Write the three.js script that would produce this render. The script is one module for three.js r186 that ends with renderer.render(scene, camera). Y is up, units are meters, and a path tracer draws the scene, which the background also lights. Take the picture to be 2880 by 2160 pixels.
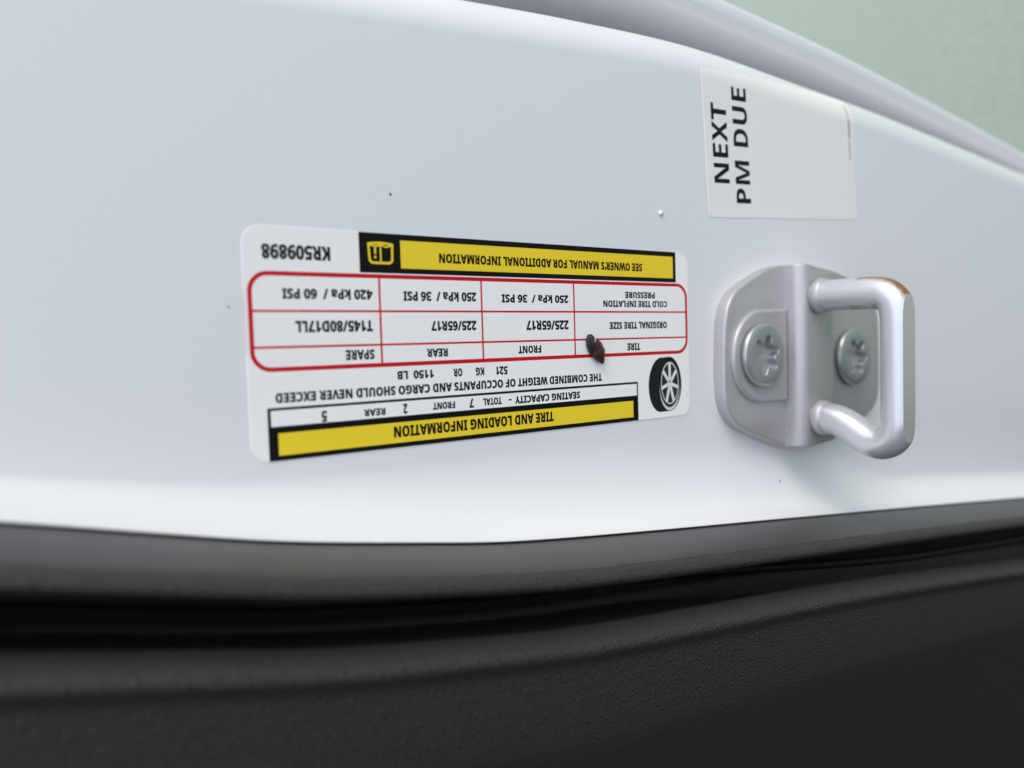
import * as THREE from 'three';
import { mergeGeometries, toCreasedNormals } from 'three/addons/utils/BufferGeometryUtils.js';
import { RoundedBoxGeometry } from 'three/addons/geometries/RoundedBoxGeometry.js';
import { createNoise2D, createNoise3D } from 'simplex-noise';

// ---------------------------------------------------------------- camera, sky, sun, exposure
// Place axes: u runs down the door pillar (the picture's right), v runs out of the car (the picture's top),
// w leaves the painted panel towards the camera. World: x = v, y = Y0 - u, z = w (metres).
const Y0 = 0.92;
const scene = new THREE.Scene();
const camera = new THREE.PerspectiveCamera(52.8, 4 / 3, 0.005, 900);
camera.position.set(-0.0009, Y0 + 0.0929, 0.1483);
camera.up.set(0.99828, -0.05392, -0.02312);
camera.lookAt(-0.0009 - 0.0502, Y0 + 0.0929 - 0.58128, 0.1483 - 0.81215);
camera.focus = 0.19;
camera.userData.fStop = 9;

function overcastSky() {
  const W = 256, H = 128, d = new Float32Array(W * H * 4);
  const n3 = createNoise3D(rand(11));
  for (let j = 0; j < H; j++) for (let i = 0; i < W; i++) {
    const el = ((j + 0.5) / H - 0.5) * Math.PI, az = (i + 0.5) / W * 2 * Math.PI;
    const y = Math.sin(el), x = Math.cos(el) * Math.cos(az), z = Math.cos(el) * Math.sin(az);
    const up = Math.max(0, y), cl = 0.06 * n3(x * 2.2, y * 3.4, z * 2.2) + 0.03 * n3(x * 5, y * 8, z * 5);
    const L = 0.92 + 0.22 * up + cl, k = (j * W + i) * 4;
    d[k] = L * (0.95 - 0.08 * up); d[k + 1] = L * (0.976 - 0.01 * up); d[k + 2] = L * (1.11 + 0.12 * up); d[k + 3] = 1;
  }
  const t = new THREE.DataTexture(d, W, H, THREE.RGBAFormat, THREE.FloatType);
  t.mapping = THREE.EquirectangularReflectionMapping; t.magFilter = t.minFilter = THREE.LinearFilter; t.needsUpdate = true;
  return t;
}
function rand(seed) { let s = seed >>> 0; return () => { s = (s + 0x6D2B79F5) | 0; let t = Math.imul(s ^ (s >>> 15), 1 | s); t = (t + Math.imul(t ^ (t >>> 7), 61 | t)) ^ t; return ((t ^ (t >>> 14)) >>> 0) / 4294967296; }; }
const sky = overcastSky();
scene.background = sky; scene.environment = sky;
scene.environmentIntensity = 1;
const sun = new THREE.DirectionalLight(0xffefdd, 0.95);
sun.position.set(2.6, Y0 + 1.6, 0.9); sun.target.position.set(0, Y0, 0);
sun.castShadow = true; sun.shadow.radius = 55; sun.shadow.mapSize.set(2048, 2048);
Object.assign(sun.shadow.camera, { left: -0.8, right: 0.8, top: 0.8, bottom: -0.8, near: 0.1, far: 6 });
scene.add(sun, sun.target);

const renderer = new THREE.WebGLRenderer({ antialias: true });
renderer.setSize(1024, 768);
renderer.toneMapping = THREE.LinearToneMapping;
renderer.toneMappingExposure = 1.45;
renderer.shadowMap.enabled = true;
renderer.shadowMap.type = THREE.PCFSoftShadowMap;

// ---------------------------------------------------------------- helpers
const mm = 0.001;
const noise2 = createNoise2D(rand(5)), noise3 = createNoise3D(rand(7));
const sstep = (a, b, x) => { const t = Math.min(1, Math.max(0, (x - a) / (b - a))); return t * t * (3 - 2 * t); };
function curve(pts) {                       // smooth monotone-x interpolation, straight beyond the ends
  const n = pts.length, m = [];
  for (let i = 0; i < n; i++) {
    const a = pts[Math.max(0, i - 1)], b = pts[Math.min(n - 1, i + 1)];
    m.push((b[1] - a[1]) / (b[0] - a[0]));
  }
  return (x) => {
    if (x <= pts[0][0]) return pts[0][1] + m[0] * (x - pts[0][0]);
    if (x >= pts[n - 1][0]) return pts[n - 1][1] + m[n - 1] * (x - pts[n - 1][0]);
    let i = 0; while (x > pts[i + 1][0]) i++;
    const h = pts[i + 1][0] - pts[i][0], t = (x - pts[i][0]) / h, t2 = t * t, t3 = t2 * t;
    return (2 * t3 - 3 * t2 + 1) * pts[i][1] + (t3 - 2 * t2 + t) * h * m[i] + (-2 * t3 + 3 * t2) * pts[i + 1][1] + (t3 - t2) * h * m[i + 1];
  };
}
const worldOf = (u, v, w) => new THREE.Vector3(v * mm, Y0 - u * mm, w * mm);
function place(o, at) { o.position.copy(worldOf(...at)); o.rotation.z = -Math.PI / 2; return o; }
function meta(o, label, category, extra = {}) { o.userData = { label, category, ...extra }; return o; }
function thing(name, at, label, category, extra) {      // a Group standing at the panel point `at`; its parts are built in millimetres round that point
  const g = new THREE.Group(); g.name = name; place(g, at); meta(g, label, category, extra); scene.add(g); return g;
}
function part(name, geo, mat, parent) {
  const m = new THREE.Mesh(geo, mat); m.name = name; m.castShadow = m.receiveShadow = true; parent.add(m); return m;
}
// toCreasedNormals pools points closer than a centimetre, so millimetre work is enlarged for it
function creased(g, a) { return toCreasedNormals(g.scale(1000, 1000, 1000), a).scale(0.001, 0.001, 0.001); }
// a grid of points P(i,j) in millimetres -> geometry in metres
function grid(nu, nv, P, uvOf, flip = false) {
  const pos = [], uv = [], idx = [];
  for (let j = 0; j <= nv; j++) for (let i = 0; i <= nu; i++) {
    const p = P(i, j); pos.push(p[0] * mm, p[1] * mm, p[2] * mm);
    const q = uvOf ? uvOf(i, j, p) : [i / nu, j / nv]; uv.push(q[0], q[1]);
  }
  for (let j = 0; j < nv; j++) for (let i = 0; i < nu; i++) {
    const a = j * (nu + 1) + i, b = a + 1, c = a + nu + 1, d = c + 1;
    if (flip) idx.push(a, c, b, b, c, d); else idx.push(a, b, c, b, d, c);
  }
  const g = new THREE.BufferGeometry();
  g.setAttribute('position', new THREE.Float32BufferAttribute(pos, 3));
  g.setAttribute('uv', new THREE.Float32BufferAttribute(uv, 2));
  g.setIndex(idx); g.computeVertexNormals();
  return g;
}
// resample a polyline profile [[dv, w], ...] with rounded joints (Chaikin)
function soft(pts, rounds = 2) {
  for (let r = 0; r < rounds; r++) {
    const o = [pts[0]];
    for (let i = 0; i < pts.length - 1; i++) {
      const [a, b] = [pts[i], pts[i + 1]];
      o.push([a[0] * 0.75 + b[0] * 0.25, a[1] * 0.75 + b[1] * 0.25], [a[0] * 0.25 + b[0] * 0.75, a[1] * 0.25 + b[1] * 0.75]);
    }
    o.push(pts[pts.length - 1]); pts = o;
  }
  return pts;
}
function sweep(profile, base, u0, u1, nu, flip = false, wob = null) {
  const len = [0];
  for (let i = 1; i < profile.length; i++) len.push(len[i - 1] + Math.hypot(profile[i][0] - profile[i - 1][0], profile[i][1] - profile[i - 1][1]));
  return grid(nu, profile.length - 1, (i, j) => {
    const u = u0 + (u1 - u0) * i / nu, p = profile[j], k = wob ? wob(u, j) : 0;
    return [u, base(u) + p[0] + k, p[1]];
  }, (i, j) => [(u0 + (u1 - u0) * i / nu) * mm, len[j] * mm], flip);
}
function dataTex(W, H, fn, color = false) {
  const d = new Uint8Array(W * H * 4);
  for (let j = 0; j < H; j++) for (let i = 0; i < W; i++) {
    const c = fn(i / W, j / H, i, j), k = (j * W + i) * 4;
    const a = Array.isArray(c) ? c : [c, c, c];
    for (let q = 0; q < 3; q++) d[k + q] = Math.max(0, Math.min(255, Math.round(a[q] * 255)));
    d[k + 3] = 255;
  }
  const t = new THREE.DataTexture(d, W, H); t.magFilter = THREE.LinearFilter; t.minFilter = THREE.LinearMipmapLinearFilter; t.generateMipmaps = true;
  t.wrapS = t.wrapT = THREE.RepeatWrapping; if (color) t.colorSpace = THREE.SRGBColorSpace; t.needsUpdate = true; return t;
}
// noise that tiles over [0,1)^2, walked on a torus of two circles folded into 3-D slices
function tile(n, f, ox = 0) {
  return (x, y) => {
    const bl = (a, b, t) => a + (b - a) * t, sx = x * x * (3 - 2 * x), sy = y * y * (3 - 2 * y);
    const g = (X, Y) => n(X * f + ox, Y * f + ox);
    return bl(bl(g(x, y), g(x - 1, y), sx), bl(g(x, y - 1), g(x - 1, y - 1), sx), sy);
  };
}
const lin = (r, g, b) => new THREE.Color().setRGB(r, g, b);

// ---------------------------------------------------------------- materials
const peel = (() => { const a = tile(noise2, 40), b = tile(noise2, 14, 9); return dataTex(512, 512, (x, y) => 0.5 + 0.3 * a(x, y) + 0.2 * b(x, y)); })();
peel.repeat.set(25, 25);
const dustMap = (() => { const a = tile(noise2, 9, 3), b = tile(noise2, 60, 21); return dataTex(512, 512, (x, y) => 0.5 + 0.22 * a(x, y) + 0.12 * b(x, y)); })();
dustMap.repeat.set(9, 9);
const paint = new THREE.MeshPhysicalMaterial({ color: lin(0.80, 0.805, 0.81), roughness: 0.42, roughnessMap: null, clearcoat: 0.55, clearcoatRoughness: 0.16, bumpMap: peel, bumpScale: 0.000006 });
const grainTex = (() => {                                  // pebbled plastic / leather grain: cells with creases
  const r = rand(23), N = 420, P = []; for (let i = 0; i < N; i++) P.push([r(), r(), 0.75 + 0.5 * r()]);
  const G = 20, cells = Array.from({ length: G * G }, () => []);
  P.forEach((p) => cells[Math.floor(p[1] * G) * G + Math.floor(p[0] * G)].push(p));
  return dataTex(512, 512, (x, y) => {
    let d1 = 9, d2 = 9; const cx = Math.floor(x * G), cy = Math.floor(y * G);
    for (let j = -2; j <= 2; j++) for (let i = -2; i <= 2; i++) for (const p of cells[((cy + j + G) % G) * G + (cx + i + G) % G]) {
      let dx = Math.abs(p[0] - x), dy = Math.abs(p[1] - y); dx = Math.min(dx, 1 - dx); dy = Math.min(dy, 1 - dy);
      const d = Math.hypot(dx, dy) * p[2]; if (d < d1) { d2 = d1; d1 = d; } else if (d < d2) d2 = d;
    }
    return Math.min(1, (d2 - d1) * 26) * 0.85 + 0.15 * Math.max(0, 1 - d1 * 30);
  });
})();
const grainA = grainTex.clone(); grainA.repeat.set(70, 70); grainA.needsUpdate = true;
const plastic = lin(0.0295, 0.0268, 0.0270);                   // one moulded plastic: smooth on the ledge, grained elsewhere
const smoothTrim = new THREE.MeshPhysicalMaterial({ color: plastic, ior: 1.6, roughness: 0.42, bumpMap: peel, bumpScale: 0.00001 });
const grainTrim = new THREE.MeshPhysicalMaterial({ color: plastic, roughness: 0.5, specularIntensity: 0.8, bumpMap: grainA, bumpScale: 0.0002 });
const rubberMat = new THREE.MeshPhysicalMaterial({ color: lin(0.006, 0.006, 0.007), roughness: 0.5, specularIntensity: 0.4 });
const metalMottle = (() => { const a = tile(noise2, 7, 40), b = tile(noise2, 30, 51), c = tile(noise2, 110, 60); return dataTex(512, 512, (x, y) => { const k = 0.95 + 0.012 * a(x, y) + 0.016 * b(x, y) + 0.014 * c(x, y); return [k, k * 0.997, k * 0.99]; }, true); })();
metalMottle.repeat.set(18, 18);
const steel = new THREE.MeshPhysicalMaterial({ color: lin(0.55, 0.545, 0.55), map: metalMottle, metalness: 0.45, roughness: 0.42, bumpMap: peel, bumpScale: 0.00001 });
const wireMat = new THREE.MeshPhysicalMaterial({ color: 0xffffff, vertexColors: true, metalness: 0.6, roughness: 0.34, bumpMap: peel, bumpScale: 0.000008 });
const screwMat = new THREE.MeshPhysicalMaterial({ color: lin(0.44, 0.455, 0.46), metalness: 0.7, roughness: 0.36, bumpMap: peel, bumpScale: 0.00001 });

// ---------------------------------------------------------------- setting: ground and cabin
const groundTex = (() => { const a = tile(noise2, 5, 70), b = tile(noise2, 26, 81), c = tile(noise2, 120, 90); return dataTex(1024, 1024, (x, y) => { const k = 1 + 0.012 * a(x, y) + 0.015 * b(x, y) + 0.10 * c(x, y); return [0.585 * k, 0.632 * k, 0.555 * k]; }, true); })();
groundTex.repeat.set(300, 300);
const ground = new THREE.Mesh(new THREE.PlaneGeometry(240, 240), new THREE.MeshStandardMaterial({ map: groundTex, roughness: 0.95 }));
ground.name = 'ground'; ground.rotation.x = -Math.PI / 2; ground.receiveShadow = true;
meta(ground, 'pale green ground far below the white flange', 'ground', { kind: 'structure' }); scene.add(ground);

const cabin = new THREE.Group(); cabin.name = 'car_cabin';
meta(cabin, 'dim car cabin enclosing the inner side of the pillar', 'cabin', { kind: 'structure' }); scene.add(cabin);
const lining = new THREE.MeshStandardMaterial({ color: lin(0.16, 0.155, 0.15), roughness: 0.95 });
const carpet = new THREE.MeshStandardMaterial({ color: lin(0.05, 0.05, 0.052), roughness: 1 });
for (const [name, sx, sy, sz, x, y, z, m] of [
  ['floor_pan', 1.44, 0.06, 2.4, -0.78, 0.29, 0.55, carpet], ['headliner', 1.27, 0.06, 2.4, -0.865, 1.47, 0.55, lining],
  ['far_side_lining', 0.06, 1.1, 2.4, -1.53, 0.88, 0.55, lining], ['rear_lining', 1.42, 1.1, 0.06, -0.77, 0.88, 1.72, lining],
  ['front_lining', 1.42, 1.1, 0.06, -0.77, 0.88, -0.62, carpet]]) {
  part(name, new RoundedBoxGeometry(sx, sy, sz, 3, 0.02), m, cabin).position.set(x, y, z);
}

// ---------------------------------------------------------------- setting: the painted jamb
const vb = curve([[-520, 10], [-220, 0], [-140, -12.5], [-89, -24.2], [-70.4, -28.8], [-48, -34.2], [-20, -39.4], [3.4, -43.2], [45, -47.8], [102, -53.5], [183.5, -61.8], [265, -70.3]]);
const vt = curve([[-250, 63.4], [-60, 75.4], [7, 80.8], [39.4, 83.3], [85, 85.3], [138, 83.3], [188, 80.9], [307, 72.2]]);
const RT = 12, HB = 12;
const rb = (u) => 5.5 + 17.5 * sstep(-95, 60, u) - 13 * sstep(120, 185, u);
// a point on the panel at "cloth" height t (millimetres measured over the surface near the rounded outer edge)
function onPanel(u, t, lift = 0) {
  const e = vt(u) - RT;
  if (t <= e) { const b = vb(u), r = rb(u); if (t >= b + r) return [u, t, lift]; const c = (b + r - t) / r; return [u, t, HB * (1 - Math.sqrt(Math.max(0, 1 - c * c))) + lift]; }
  const a = (t - e) / RT; return [u, e + (RT + lift) * Math.sin(a), -RT + (RT + lift) * Math.cos(a)];
}
const jamb = new THREE.Group(); jamb.name = 'door_jamb'; place(jamb, [0, 0, 0]);
meta(jamb, 'glossy white painted door jamb of a car', 'car body', { kind: 'structure' }); scene.add(jamb);
{
  const NB = 30, NF = 26, NT = 24;
  const prof = (u) => {
    const b = vb(u), r = rb(u), e = vt(u) - RT, p = [];
    p.push([b - 0.4, 0], [b - 0.5, HB - 2], [b - 0.5, HB + 0.2], [b - 0.35, HB + 0.45], [b - 0.08, HB + 0.3]);
    for (let i = 0; i <= NB; i++) { const a = i / NB * Math.PI / 2; p.push([b + r * (1 - Math.cos(a)), HB * (1 - Math.sin(a))]); }
    for (let i = 1; i < NF; i++) p.push([b + r + (e - b - r) * i / NF, 0]);
    for (let i = 0; i <= NT; i++) { const a = i / NT * 1.35; p.push([e + RT * Math.sin(a), -RT + RT * Math.cos(a)]); }
    p.push([e + RT + 0.6, -15], [e + RT + 2.8, -20], [e + RT + 9.5, -32], [e + RT + 10, -40], [e + RT + 9, -75]);
    return p;
  };
  const n = prof(0).length - 1, U0 = -520, U1 = 460, nu = 320, cache = [];
  for (let i = 0; i <= nu; i++) cache.push(prof(U0 + (U1 - U0) * i / nu));
  const g = grid(nu, n, (i, j) => [U0 + (U1 - U0) * i / nu, cache[i][j][0], cache[i][j][1]], (i, j) => [(U0 + (U1 - U0) * i / nu) * mm, (cache[i][j][0] - cache[i][j][1]) * mm]);
  part('jamb_panel', g, paint, jamb);

  // outer flange: hollow channel behind the panel edge, then the rolled lip
  const vo = curve([[-300, 112], [-60, 117], [60, 117], [126, 114], [206, 108], [361, 91], [500, 74]]);
  const vi = (u) => vt(u) + 2.6;
  const fp = soft([[-0.9, -60], [-0.2, -66], [0.3, -66], [0.54, -60], [0.585, -48], [0.625, -38], [0.665, -31.5], [0.70, -28.2], [0.745, -27.0], [0.76, -25.6], [0.82, -24.8], [0.93, -24.6], [0.99, -26], [1.0, -30], [0.98, -40], [0.95, -80]], 2);
  const fg = grid(200, fp.length - 1, (i, j) => { const u = -520 + 1090 * i / 200, k = fp[j]; return [u, vi(u) + (vo(u) - vi(u)) * k[0], k[1]]; }, (i, j) => [(-520 + 1090 * i / 200) * mm, j * mm]);
  part('outer_flange', fg, paint, jamb);
}

// ---------------------------------------------------------------- dark interior trim along the inner side
{
  const t1 = thing('plastic_strip', [60, -50, 20], 'narrow grey-topped grained plastic trim strip directly below the white panel', 'trim strip');
  const shift = (g, at) => g.translate(-at[0] * mm, -at[1] * mm, -at[2] * mm);
  const A = [60, -50, 20];
  const ledge = soft([[-0.6, 3], [-0.7, 12], [-1.3, 20], [-2.4, 27], [-3.1, 29.5]], 2);
  part('top_ledge', shift(sweep(ledge, vb, -520, 460, 200, true), A), smoothTrim, t1);
  const lip = soft([[-3.1, 29.5], [-3.6, 31.2], [-4.7, 32.4], [-6.0, 32.4], [-6.8, 31.0], [-7.5, 27], [-8.0, 5]], 2);
  part('grained_lip', shift(sweep(lip, vb, -520, 460, 320, true, (u, j) => 0.12 * noise2(u * 0.9, j * 0.7)), A), grainTrim, t1);

  const B = [60, -80, 30], vb2 = (u) => vb(u) - 4.4 * sstep(60, 270, u);
  const t2 = thing('interior_cladding', B, 'broad charcoal grained interior trim filling the bottom of the view', 'cladding');
  part('gap_liner', shift(sweep(soft([[-7, 1.5], [-17, 2], [-17, 20], [-16.2, 27], [-14.8, 29]], 1), vb2, -520, 460, 160, true), B), grainTrim, t2);
  const face = soft([[-14.8, 29], [-14.2, 31], [-14.3, 34], [-14.9, 36.8], [-15.9, 38.3], [-17.2, 38.7], [-18.4, 38.0], [-19.6, 37.4], [-22, 37.5], [-28, 37.6], [-34, 37.3], [-37, 36.6], [-41, 35.2], [-60, 28], [-110, 10], [-200, -24]], 2);
  part('trim_face', shift(sweep(face, vb2, -520, 460, 300, true, (u, j) => (j > 14 ? 0.16 * noise2(u * 0.35, j * 0.4) : 0)), B), grainTrim, t2);

  const C = [140, -70, 24];
  const t3 = thing('rubber_seal', C, 'thin black rubber seal deep in the gap between the two trims', 'seal');
  class Run extends THREE.Curve { getPoint(t, o = new THREE.Vector3()) { const u = -520 + 980 * t; return o.set((u - C[0]) * mm, (vb(u) - 12.4 - C[1]) * mm, (10 + 17 * sstep(30, 150, u) - C[2]) * mm); } }
  part('seal_bead', new THREE.TubeGeometry(new Run(), 200, 0.0013, 10, false), rubberMat, t3);
}

// ---------------------------------------------------------------- stickers
// a thin sheet of W x H mm with rounded corners laid over a surface; x to the right, y down, as seen in the picture
function sheet(W, H, r, over, thick, nx = 60, ny = 44) {
  const inset = (y) => { const d = Math.min(y, H - y); return d >= r ? 0 : r - Math.sqrt(Math.max(0, r * r - (r - d) * (r - d))); };
  const ys = []; const m = 8; for (let i = 0; i <= m; i++) ys.push(r * (1 - Math.cos(i / m * Math.PI / 2)));
  for (let i = 1; i < ny - 2 * m; i++) ys.push(r + (H - 2 * r) * i / (ny - 2 * m)); for (let i = m; i >= 0; i--) ys.push(H - r * (1 - Math.cos(i / m * Math.PI / 2)));
  const xy = (i, j) => { const s = inset(ys[j]); return [s + (W - 2 * s) * i / nx, ys[j]]; };
  const top = grid(nx, ys.length - 1, (i, j) => over(...xy(i, j), thick), (i, j) => { const [x, y] = xy(i, j); return [x / W, 1 - y / H]; }, true);
  const loop = []; const n = ys.length - 1;
  for (let i = 0; i <= nx; i++) loop.push(xy(i, 0)); for (let j = 1; j <= n; j++) loop.push(xy(nx, j));
  for (let i = nx - 1; i >= 0; i--) loop.push(xy(i, n)); for (let j = n - 1; j >= 0; j--) loop.push(xy(0, j));
  const side = grid(loop.length - 1, 1, (i, j) => over(...loop[i], j ? -0.05 : thick), (i) => [Math.min(0.995, Math.max(0.005, loop[i][0] / W)), 1 - Math.min(0.99, Math.max(0.01, loop[i][1] / H))]);
  return mergeGeometries([top, side]);
}
function canvasTex(c) { const t = new THREE.CanvasTexture(c); t.colorSpace = THREE.SRGBColorSpace; t.anisotropy = 8; t.needsUpdate = true; return t; }

// tyre and loading placard, stuck on upside down as the camera sees it
{
  const W = 123.1, H = 45.3, K = 2048 / W, c = document.createElement('canvas'); c.width = 2048; c.height = Math.round(H * K);
  const x = c.getContext('2d'), INK = '#060606', RED = '#cc0f1b', YEL = '#f3d431', BASE = '#f7f6f3';
  x.fillStyle = BASE; x.fillRect(0, 0, c.width, c.height);
  const rect = (a, b, d, e, f) => { x.fillStyle = f; x.fillRect(a * K, b * K, (d - a) * K, (e - b) * K); };
  const line = (pts, w, col) => { x.strokeStyle = col; x.lineWidth = w * K; x.beginPath(); pts.forEach((p, i) => (i ? x.lineTo(p[0] * K, p[1] * K) : x.moveTo(p[0] * K, p[1] * K))); x.stroke(); };
  // words turned half round, fitted into the box xl..xr, yt..yb (millimetres, as seen)
  function words(s, xl, xr, yt, yb, weight = 'bold', col = INK) {
    x.save(); x.translate((xl + xr) / 2 * K, (yt + yb) / 2 * K); x.rotate(Math.PI);
    x.font = `${weight} 100px sans-serif`; x.textAlign = 'center'; x.textBaseline = 'alphabetic'; x.fillStyle = col;
    const cap = 71.5, wd = x.measureText(s).width;
    x.scale((xr - xl) * K / wd, (yb - yt) * K / cap); x.fillText(s, 0, cap / 2); x.lineWidth = 5; x.lineJoin = 'round'; x.strokeStyle = col; x.strokeText(s, 0, cap / 2); x.restore();
  }
  words('KR509898', 3.6, 17.7, 3.5, 6.1);
  rect(23.8, 0, 118.2, 8.3, '#060607'); rect(33.3, 1.25, 117.1, 7.2, YEL);
  words('SEE OWNER\u2019S MANUAL FOR ADDITIONAL INFORMATION', 42.6, 105.3, 3.65, 5.6);
  // open handbook symbol
  x.lineWidth = 0.55 * K; x.strokeStyle = YEL; x.fillStyle = '#060607'; x.lineJoin = 'round';
  x.beginPath(); x.moveTo(25.9 * K, 2.3 * K); x.quadraticCurveTo(28.6 * K, 1.8 * K, 31.4 * K, 2.3 * K); x.lineTo(31.3 * K, 5.4 * K); x.quadraticCurveTo(31.2 * K, 6.2 * K, 30.2 * K, 6.2 * K); x.lineTo(27.2 * K, 6.2 * K); x.quadraticCurveTo(26.2 * K, 6.2 * K, 26.1 * K, 5.4 * K); x.closePath(); x.stroke();
  line([[28.65, 2.3], [28.65, 6.1]], 0.4, YEL); line([[26.0, 2.45], [27.4, 2.8], [28.65, 2.45], [30, 2.85], [31.3, 2.45]], 0.4, YEL);
  line([[27.4, 3.0], [27.4, 4.4]], 0.5, YEL); x.fillStyle = YEL; x.beginPath(); x.arc(27.4 * K, 5.0 * K, 0.32 * K, 0, 7); x.fill();
  // table
  x.strokeStyle = RED; x.lineWidth = 0.85 * K; x.beginPath(); x.roundRect(1.05 * K, 9.0 * K, (122.2 - 1.05) * K, (27.55 - 9.0) * K, 3.6 * K); x.stroke();
  for (const y of [16.25, 23.25]) line([[1.1, y], [122.1, y + 0.2]], 0.42, RED);
  for (const v of [28.05, 53.6, 81.2]) line([[v, 9.1], [v, 27.5]], 0.42, RED);
  words('420 kPa /  60 PSI', 7.3, 26.4, 11.9, 13.8); words('250 kPa /  36 PSI', 33.6, 52.2, 12.1, 14.0); words('250 kPa /  36 PSI', 59.2, 79.4, 12.4, 14.2);
  words('PRESSURE', 98.7, 110.0, 11.2, 12.7, 'bold'); words('COLD TIRE INFLATION', 90.9, 114.6, 13.5, 15.0, 'bold');
  words('T145/80D17LL', 9.6, 26.2, 18.3, 20.4); words('225/65R17', 40.2, 52, 18.5, 20.5); words('225/65R17', 66.2, 79.3, 18.6, 20.7);
  words('ORIGINAL TIRE SIZE', 93.0, 114.4, 19.1, 20.8, 'bold');
  words('SPARE', 19.9, 26.4, 24.3, 26.2); words('REAR', 38.9, 44.3, 24.5, 26.2); words('FRONT', 63.6, 70.6, 24.5, 26.2); words('TIRE', 99.1, 103.9, 24.7, 26.5);
  words('1150  LB', 31.4, 40.5, 29.1, 30.8); words('OR', 45.5, 47.8, 29.15, 30.85); words('KG', 51.3, 53.8, 29.15, 30.85); words('521', 56.9, 60.3, 29.15, 30.9);
  words('THE COMBINED WEIGHT OF OCCUPANTS AND CARGO SHOULD NEVER EXCEED', 5.0, 89.9, 32.2, 34.0);
  rect(3.4, 35.0, 102.7, 45.3, '#060607'); rect(4.0, 35.5, 102.3, 38.65, BASE); rect(5.3, 39.95, 100.9, 44.35, YEL);
  words('5', 14.2, 15.4, 36.3, 38.4); words('REAR', 23.5, 28.5, 36.65, 38.05, 'bold'); words('2', 32.6, 33.6, 36.2, 38.2); words('FRONT', 39.9, 45.7, 36.45, 37.9, 'bold');
  words('7', 49.4, 50.6, 36.2, 38.1); words('TOTAL', 53.1, 58.3, 36.3, 37.8, 'bold'); words('SEATING CAPACITY  -', 60.4, 82.4, 36.4, 38.0, 'bold');
  words('TIRE AND LOADING INFORMATION', 30, 73.7, 40.9, 43.1);
  // wheel drawing
  const el = (cx, cy, rx, ry, col, rot = 0) => { x.fillStyle = col; x.beginPath(); x.ellipse(cx * K, cy * K, rx * K, ry * K, rot, 0, 7); x.fill(); };
  x.fillStyle = '#1b1b1c'; x.beginPath(); x.ellipse(111.6 * K, 36.3 * K, 4.8 * K, 7.45 * K, 0.06, 0, 7); x.fill();
  x.beginPath(); x.moveTo(111.6 * K, 28.9 * K); x.lineTo(115.0 * K, 28.75 * K); x.lineTo(115.0 * K, 43.7 * K); x.lineTo(111.6 * K, 43.75 * K); x.fill();
  el(114.9, 36.25, 4.75, 7.5, '#1b1b1c'); el(114.9, 36.0, 4.35, 6.95, '#101011');
  el(114.95, 37.0, 4.0, 6.6, '#d7d8d8'); el(114.95, 36.2, 3.95, 6.45, '#141415'); el(115.05, 36.0, 3.55, 5.9, '#c9caca'); el(115.05, 36.05, 3.2, 5.4, '#2a2a2c');
  for (let i = 0; i < 7; i++) { const a = -Math.PI / 2 + i * 2 * Math.PI / 7; x.strokeStyle = '#e6e6e6'; x.lineWidth = 0.95 * K; x.beginPath(); x.moveTo((115.05 + 0.5 * Math.cos(a)) * K, (36.05 + 0.8 * Math.sin(a)) * K); x.lineTo((115.05 + 3.3 * Math.cos(a)) * K, (36.05 + 5.5 * Math.sin(a)) * K); x.stroke(); }
  el(115.05, 36.05, 0.9, 1.5, '#dedede'); el(115.05, 35.6, 0.28, 0.4, '#5a5a5c');
  const at = [13.25, 0.7, 0];
  const mat = new THREE.MeshPhysicalMaterial({ map: canvasTex(c), roughness: 0.55, specularIntensity: 0.4 });
  const g = sheet(W, H, 3.6, (a, b, l) => { const p = onPanel(-48.3 + a, 23.3 - b, l); return [p[0] - at[0], p[1] - at[1], p[2]]; }, 0.16, 60, 40);
  const m = new THREE.Mesh(g, mat); m.name = 'tire_placard'; m.castShadow = m.receiveShadow = true; place(m, at);
  meta(m, 'white tire and loading information sticker with red table and yellow bars, upside down', 'sticker'); scene.add(m);
}
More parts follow.
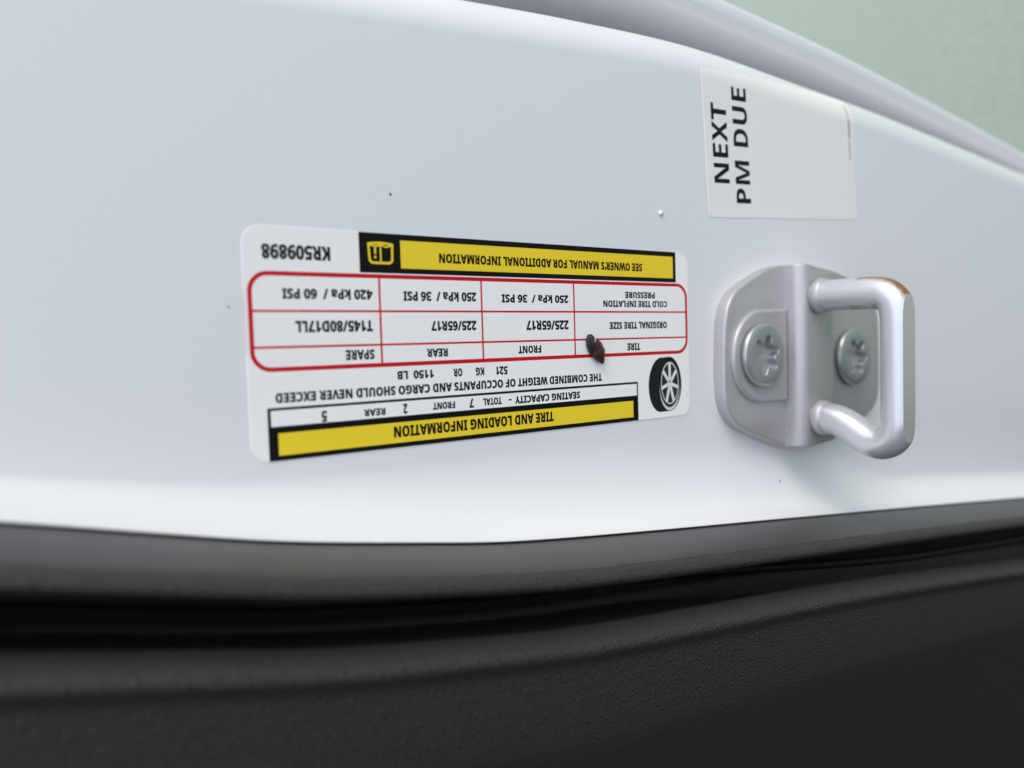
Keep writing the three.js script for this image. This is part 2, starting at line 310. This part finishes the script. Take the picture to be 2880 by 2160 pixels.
// maintenance sticker
{
  const W = 76.6, H = 42, K = 1536 / W, c = document.createElement('canvas'); c.width = 1536; c.height = Math.round(H * K);
  const x = c.getContext('2d'); x.fillStyle = '#f0ede8'; x.fillRect(0, 0, c.width, c.height);
  function words(s, xl, xr, yb, yt) { // reading upwards, caps between xl and xr, from yb up to yt
    x.save(); x.translate((xl + xr) / 2 * K, (yb + yt) / 2 * K); x.rotate(-Math.PI / 2); x.font = 'bold 100px sans-serif'; x.textAlign = 'center'; x.textBaseline = 'alphabetic'; x.fillStyle = '#0b0b0c';
    const wd = x.measureText(s).width; x.scale((yb - yt) * K / wd, (xr - xl) * K / 71.5); x.fillText(s, 0, 35.7); x.restore();
  }
  words('NEXT', 3.0, 9.8, 33.0, 9.3); words('PM DUE', 12.6, 19.3, 38.6, 3.6);
  x.strokeStyle = '#6f6c6d'; x.lineCap = 'round';
  const r = rand(4); for (const [y0, y1, w] of [[3.6, 7.4, 0.6], [8.6, 14.6, 0.75], [15.8, 21.6, 0.5]]) { x.lineWidth = w * K; x.beginPath(); for (let i = 0; i <= 12; i++) x[i ? 'lineTo' : 'moveTo']((74.0 + 0.16 * (r() - 0.5) + (i ? 0 : -0.25)) * K, (y0 + (y1 - y0) * i / 12) * K); x.stroke(); }
  const tilt = 3.4 * Math.PI / 180, cs = Math.cos(tilt), sn = Math.sin(tilt), at = [122, 56, 0];
  const mat = new THREE.MeshPhysicalMaterial({ map: canvasTex(c), roughness: 0.55, specularIntensity: 0.4 });
  const g = sheet(W, H, 1.6, (a, b, l) => { const X = a, Y = H - b, p = onPanel(84.6 + X * cs - Y * sn, 34.0 + X * sn + Y * cs, l); return [p[0] - at[0], p[1] - at[1], p[2] - at[2]]; }, 0.11, 60, 60);
  const m = new THREE.Mesh(g, mat); m.name = 'maintenance_sticker'; m.castShadow = m.receiveShadow = true; place(m, at);
  meta(m, 'plain off-white NEXT PM DUE sticker wrapping over the panel edge', 'sticker'); scene.add(m);
}

// ---------------------------------------------------------------- door striker
{
  const at = [122, -7, 0];
  const S = thing('door_striker', at, 'silver metal door striker with wire loop screwed to the white panel', 'striker');
  const loc = (g) => g.translate(-at[0] * mm, -at[1] * mm, -at[2] * mm);
  const shapeOf = (pts, tension = 0.5, closed = true) => { const cr = new THREE.CatmullRomCurve3(pts.map((p) => new THREE.Vector3(p[0] * mm, p[1] * mm, 0)), closed, 'centripetal', tension); return new THREE.Shape(cr.getPoints(280).map((p) => new THREE.Vector2(p.x, p.y))); };
  const slab = (shape, w0, w1, bev) => { const g = new THREE.ExtrudeGeometry(shape, { depth: (w1 - w0 - 2 * bev) * mm, bevelEnabled: true, bevelThickness: bev * mm, bevelSize: bev * mm, bevelOffset: -bev * mm, bevelSegments: 3, curveSegments: 16 }); g.translate(0, 0, (w0 + bev) * mm); return creased(g, 0.6); };
  // base plate
  const outline = [[122, 21.2], [112, 20.9], [106, 19.7], [100.8, 17.6], [95, 15.0], [90.4, 12.3], [87.5, 8.6], [86.0, 4.0], [85.4, -2], [85.1, -9], [85.2, -15], [86.0, -19.8], [88.2, -23.8], [92, -26.9], [98.4, -29.7], [105, -32], [112, -34.4], [120, -35.6], [130, -35.8], [140, -35.0], [150, -32.4], [160, -28.6], [165.6, -25], [167.6, -20], [167.8, -8], [167.4, 3], [165.6, 9.4], [160, 14], [151, 17.6], [140, 20.2], [131, 21.2]];
  part('base_plate', loc(slab(shapeOf(outline), -0.2, 4, 0.7)), steel, S);
  // raised boss round the upper screw
  const boss = new THREE.Shape(); boss.moveTo(113.2 * mm, 7.5 * mm); boss.lineTo(101.6 * mm, 7.5 * mm); boss.absarc(101.6 * mm, -6.4 * mm, 13.9 * mm, Math.PI / 2, Math.PI * 1.5, false); boss.lineTo(113.2 * mm, -20.3 * mm); boss.closePath();
  part('screw_boss', loc(slab(boss, 3.4, 5.5, 0.9)), steel, S);
  // raised centre channel
  {
    const L = 113.4, R = 130.2, T = 10.4, r = 3.6, prof = [[L, 3.6], [L, T - r]];
    for (let i = 1; i <= 8; i++) { const a = i / 8 * Math.PI / 2; prof.push([L + r * (1 - Math.cos(a)), T - r + r * Math.sin(a)]); }
    for (let i = 0; i <= 6; i++) { const a = i / 6 * Math.PI / 2; prof.push([R - 1.2 + 1.2 * Math.sin(a), T - 1.2 + 1.2 * Math.cos(a)]); }
    prof.push([R, 3.6]);
    const sh = new THREE.Shape(prof.map((p) => new THREE.Vector2(p[0] * mm, p[1] * mm)));
    const g = new THREE.ExtrudeGeometry(sh, { depth: 54.2 * mm, bevelEnabled: true, bevelThickness: 0.6 * mm, bevelSize: 0.4 * mm, bevelOffset: -0.4 * mm, bevelSegments: 3, steps: 1 });
    g.rotateX(Math.PI / 2);                       // (x, y, z) -> (x, -z, y)
    g.translate(0, 20.3 * mm, 0);
    { const p = g.attributes.position; for (let i = 0; i < p.count; i++) { const d = Math.max(0, p.getX(i) / mm - 120) / 10; p.setY(i, p.getY(i) + (p.getY(i) > 0 ? -2.6 : 0.8) * d * d * mm); } }
    part('raised_channel', loc(creased(g, 0.55)), steel, S);
  }
  // wire loop
  {
    const U = 121.2, r = 4.6, FLAT = 38.3;
    const pts = [[11.2, 8], [11.2, 12], [11.1, 18], [11.0, 23], [10.9, 27.5], [10.1, 31.8], [7.6, 34.4], [4, 35.2], [-2, 35.3], [-9, 35.3], [-16, 35.3], [-22.5, 35.3], [-27.2, 35.1], [-30.6, 33.6], [-32.2, 30.6], [-31.8, 27.2], [-30.0, 23.7], [-27.9, 20.2], [-26.4, 16.6], [-25.9, 12.5], [-25.9, 8]];
    const cv = new THREE.CatmullRomCurve3(pts.map((p) => new THREE.Vector3((U - at[0]) * mm, (p[0] - at[1]) * mm, p[1] * mm)), false, 'centripetal');
    let g = new THREE.TubeGeometry(cv, 260, r * mm, 56, false);
    const p = g.attributes.position, nn = g.attributes.normal, flat = [];
    for (let i = 0; i < p.count; i++) { flat.push(p.getZ(i) > FLAT * mm); if (flat[i]) p.setZ(i, (FLAT + 0.05 * (p.getZ(i) / mm - FLAT)) * mm); }
    const ix = g.index.array, gp = new Float32Array(ix.length * 3), gn = new Float32Array(ix.length * 3), gu = new Float32Array(ix.length * 2);
    for (let t = 0; t < ix.length; t += 3) {                     // the ground face keeps a crisp edge, the round wire stays smooth
      const all = flat[ix[t]] && flat[ix[t + 1]] && flat[ix[t + 2]];
      for (let c = 0; c < 3; c++) { const i = ix[t + c], o = t + c; gp.set([p.getX(i), p.getY(i), p.getZ(i)], o * 3); gn.set(all ? [0, 0, 1] : [nn.getX(i), nn.getY(i), nn.getZ(i)], o * 3); gu.set([g.attributes.uv.getX(i) * 0.1, g.attributes.uv.getY(i) * 0.03], o * 2); }
    }
    g = new THREE.BufferGeometry(); g.setAttribute('position', new THREE.BufferAttribute(gp, 3)); g.setAttribute('normal', new THREE.BufferAttribute(gn, 3)); g.setAttribute('uv', new THREE.BufferAttribute(gu, 2));
    const q = g.attributes.position, col = new Float32Array(q.count * 3);
    for (let i = 0; i < q.count; i++) {
      const u = q.getX(i) / mm + at[0], v = q.getY(i) / mm + at[1], w = q.getZ(i) / mm, n = noise3(u * 0.25, v * 0.25, w * 0.25), f = noise3(u * 1.3, v * 1.3, w * 1.3);
      let c = [0.66 + 0.02 * f, 0.665 + 0.02 * f, 0.675 + 0.02 * f];
      const arc = w > 29 ? Math.hypot(v - 5.9, w - 29.2) + 0.4 : v - 5.1;                 // how far outside the loop's upper bend
      const rk = sstep(8.5, 9.3, arc + 0.35 * f) * sstep(23.6, 25.2, w + 0.5 * n) * (v > 9 ? 1 : 0) * sstep(-2.9, -1.5, u - U + 0.5 * f);
      const sk = 0.55 * sstep(8.3, 7.2, v + 0.3 * f) * sstep(19, 21, w) * sstep(32, 30, w) * (v > 4.5 ? 1 : 0) * sstep(-0.3, 0.5, n + 0.7 * f);
      const mix = (c0, c1, k) => c0.map((q0, z) => q0 + (c1[z] - q0) * k);
      c = mix(mix(c, [0.2, 0.195, 0.19], sk), [0.36, 0.15 + 0.04 * f, 0.045], rk);
      if (w > FLAT - 0.01) { const k = 0.9 + 0.08 * f; c = [0.82 * k, 0.79 * k, 0.765 * k]; }
      col.set(c, i * 3);
    }
    g.setAttribute('color', new THREE.BufferAttribute(col, 3));
    const loop = part('wire_loop', g, wireMat, S);
    // swaged collars where the wire meets the channel
    for (const v of [11.2, -25.9]) {
      const prof = [[4.4, 0], [5.15, 0.1], [5.35, 0.5], [5.35, 1.5], [5.2, 2.2], [4.9, 2.7], [4.6, 2.9]].map(([a, b]) => new THREE.Vector2(a * mm, b * mm));
      const cg = new THREE.LatheGeometry(prof, 48); cg.rotateX(Math.PI / 2); cg.translate((U - at[0]) * mm, (v - at[1]) * mm, 10.85 * mm);
      part('swaged_collar', cg, steel, loop);
    }
  }
  // six-lobed screws
  const screw = (() => {
    const NT = 144, R = 9.3, rs = (t) => 5.0 + 1.1 * Math.tanh(1.6 * Math.cos(6 * t)) ;
    const rows = [];                                    // [radius function, height function]
    rows.push([() => 0.001, () => -4.0], [(t) => rs(t) * 0.25, () => -3.8], [(t) => rs(t) * 0.5, () => -3.5], [(t) => rs(t) * 0.72, () => -3.2], [(t) => rs(t) * 0.84, () => -2.9], [(t) => rs(t) * 0.88, () => -2.6], [(t) => rs(t) * 0.97, () => 1.2], [(t) => rs(t) * 0.985, () => 1.6], [(t) => rs(t) * 1.02, () => 1.76], [(t) => rs(t) * 1.06, () => 1.78],
      [(t) => Math.max(rs(t) * 1.11, 6.75), () => 1.76], [() => 7.6, () => 1.72], [() => 8.5, () => 1.62], [() => 9.05, () => 1.38], [() => R, () => 0.95], [() => R + 0.05, () => 0.4], [() => R - 0.1, () => 0.05], [() => R - 0.5, () => -0.08], [() => 6, () => -0.1], [() => 6, () => -1.2]);
    const g = grid(NT, rows.length - 1, (i, j) => { const t = i / NT * 2 * Math.PI, r = rows[j][0](t); return [r * Math.cos(t), r * Math.sin(t), rows[j][1](t)]; }, (i, j) => [i / NT * 0.03, j * 0.001]);
    return creased(g, 0.34);
  })();
  for (const [u, v, w, a] of [[99.6, -6.1, 6.1, 0.3], [149.6, -8.2, 4.7, 0.95]]) { const m = part('screw', screw, screwMat, S); m.position.set((u - at[0]) * mm, (v - at[1]) * mm, w * mm); m.rotation.z = a; }
}

// ---------------------------------------------------------------- small things on the panel
{ // brown seed husk on the placard
  const at = [39.0, -2.6, 0.2];
  const lobe = (cx, cy, cz, rx, ry, rz, rot, seed, point) => {
    const g = new THREE.SphereGeometry(1, 40, 28), p = g.attributes.position;
    for (let i = 0; i < p.count; i++) {
      let X = p.getX(i), Y = p.getY(i), Z = p.getZ(i); const n = noise3(X * 2 + seed, Y * 2, Z * 2), f = noise3(X * 6 + seed, Y * 6, Z * 6);
      const tp = Y < 0 ? 1 - point * Y * Y : 1; const k = 1 + 0.07 * n + 0.025 * f; const ridge = 0.22 * Math.exp(-Math.pow((X - 0.12) / 0.16, 2)) - 0.2 * Math.exp(-Math.pow((X + 0.25) / 0.18, 2));
      X *= tp * k; Z = Z * k + (Z > 0 ? ridge : 0); Y *= k;
      const cx2 = X * rx, cy2 = Y * ry, c = Math.cos(rot), s = Math.sin(rot);
      p.setXYZ(i, (cx2 * c - cy2 * s + cx) * mm, (cx2 * s + cy2 * c + cy) * mm, Math.max(0.02, Z * rz + cz) * mm);
    }
    g.computeVertexNormals(); return g;
  };
  const H = thing('seed_husk', at, 'tiny dark brown seed husk stuck on the red table lines of the sticker', 'seed husk');
  const huskMat = new THREE.MeshPhysicalMaterial({ color: lin(0.042, 0.012, 0.009), roughness: 0.5, clearcoat: 0.12, clearcoatRoughness: 0.35 });
  const darkMat = new THREE.MeshPhysicalMaterial({ color: lin(0.010, 0.005, 0.005), roughness: 0.55, clearcoat: 0.1 });
  const paleMat = new THREE.MeshStandardMaterial({ color: lin(0.45, 0.30, 0.17), roughness: 0.8 });
  part('kernel', lobe(0.65, -0.5, 0.9, 2.05, 3.5, 1.0, 0.42, 1, 0.6), huskMat, H);
  part('shell', lobe(-1.3, 1.1, 0.7, 1.5, 2.8, 1.0, 0.24, 8, 0.25), darkMat, H);
  part('split_edge', lobe(-0.75, 2.3, 1.35, 0.26, 0.85, 0.4, -0.45, 3, 0.2), paleMat, H);
}
{ // dust and paint specks
  const white = new THREE.MeshPhysicalMaterial({ color: lin(0.82, 0.82, 0.82), roughness: 0.4, clearcoat: 0.5 });
  const dark = new THREE.MeshStandardMaterial({ color: lin(0.03, 0.03, 0.035), roughness: 0.9 });
  const bead = (r, seed, flat) => { const g = new THREE.SphereGeometry(1, 20, 14), p = g.attributes.position; for (let i = 0; i < p.count; i++) { const k = 1 + 0.25 * noise3(p.getX(i) * 1.6 + seed, p.getY(i) * 1.6, p.getZ(i) * 1.6); p.setXYZ(i, p.getX(i) * k * r * mm, p.getY(i) * k * r * mm, p.getZ(i) * k * r * flat * mm); } g.computeVertexNormals(); return g; };
  const speck = (name, u, t, r, flat, mat, label) => { const q = onPanel(u, t, 0.05); const m = new THREE.Mesh(bead(r, u, flat), mat); m.name = name; m.castShadow = m.receiveShadow = true; place(m, q); meta(m, label, 'speck', { group: 'specks on the white panel' }); scene.add(m); };
  speck('paint_nib', 64.6, 33.6, 0.75, 0.9, white, 'small raised white paint nib left of the maintenance sticker');
  speck('dust_speck', -16.8, 31.6, 0.24, 0.5, dark, 'dark dust speck on the panel above the placard');
  speck('dust_speck_001', -51.2, 7.8, 0.17, 0.5, dark, 'dark dust speck just left of the placard edge');
  speck('dust_speck_002', 112.5, -45.6, 0.3, 0.5, dark, 'grey dust speck on the curved panel below the striker');
}

renderer.render(scene, camera);
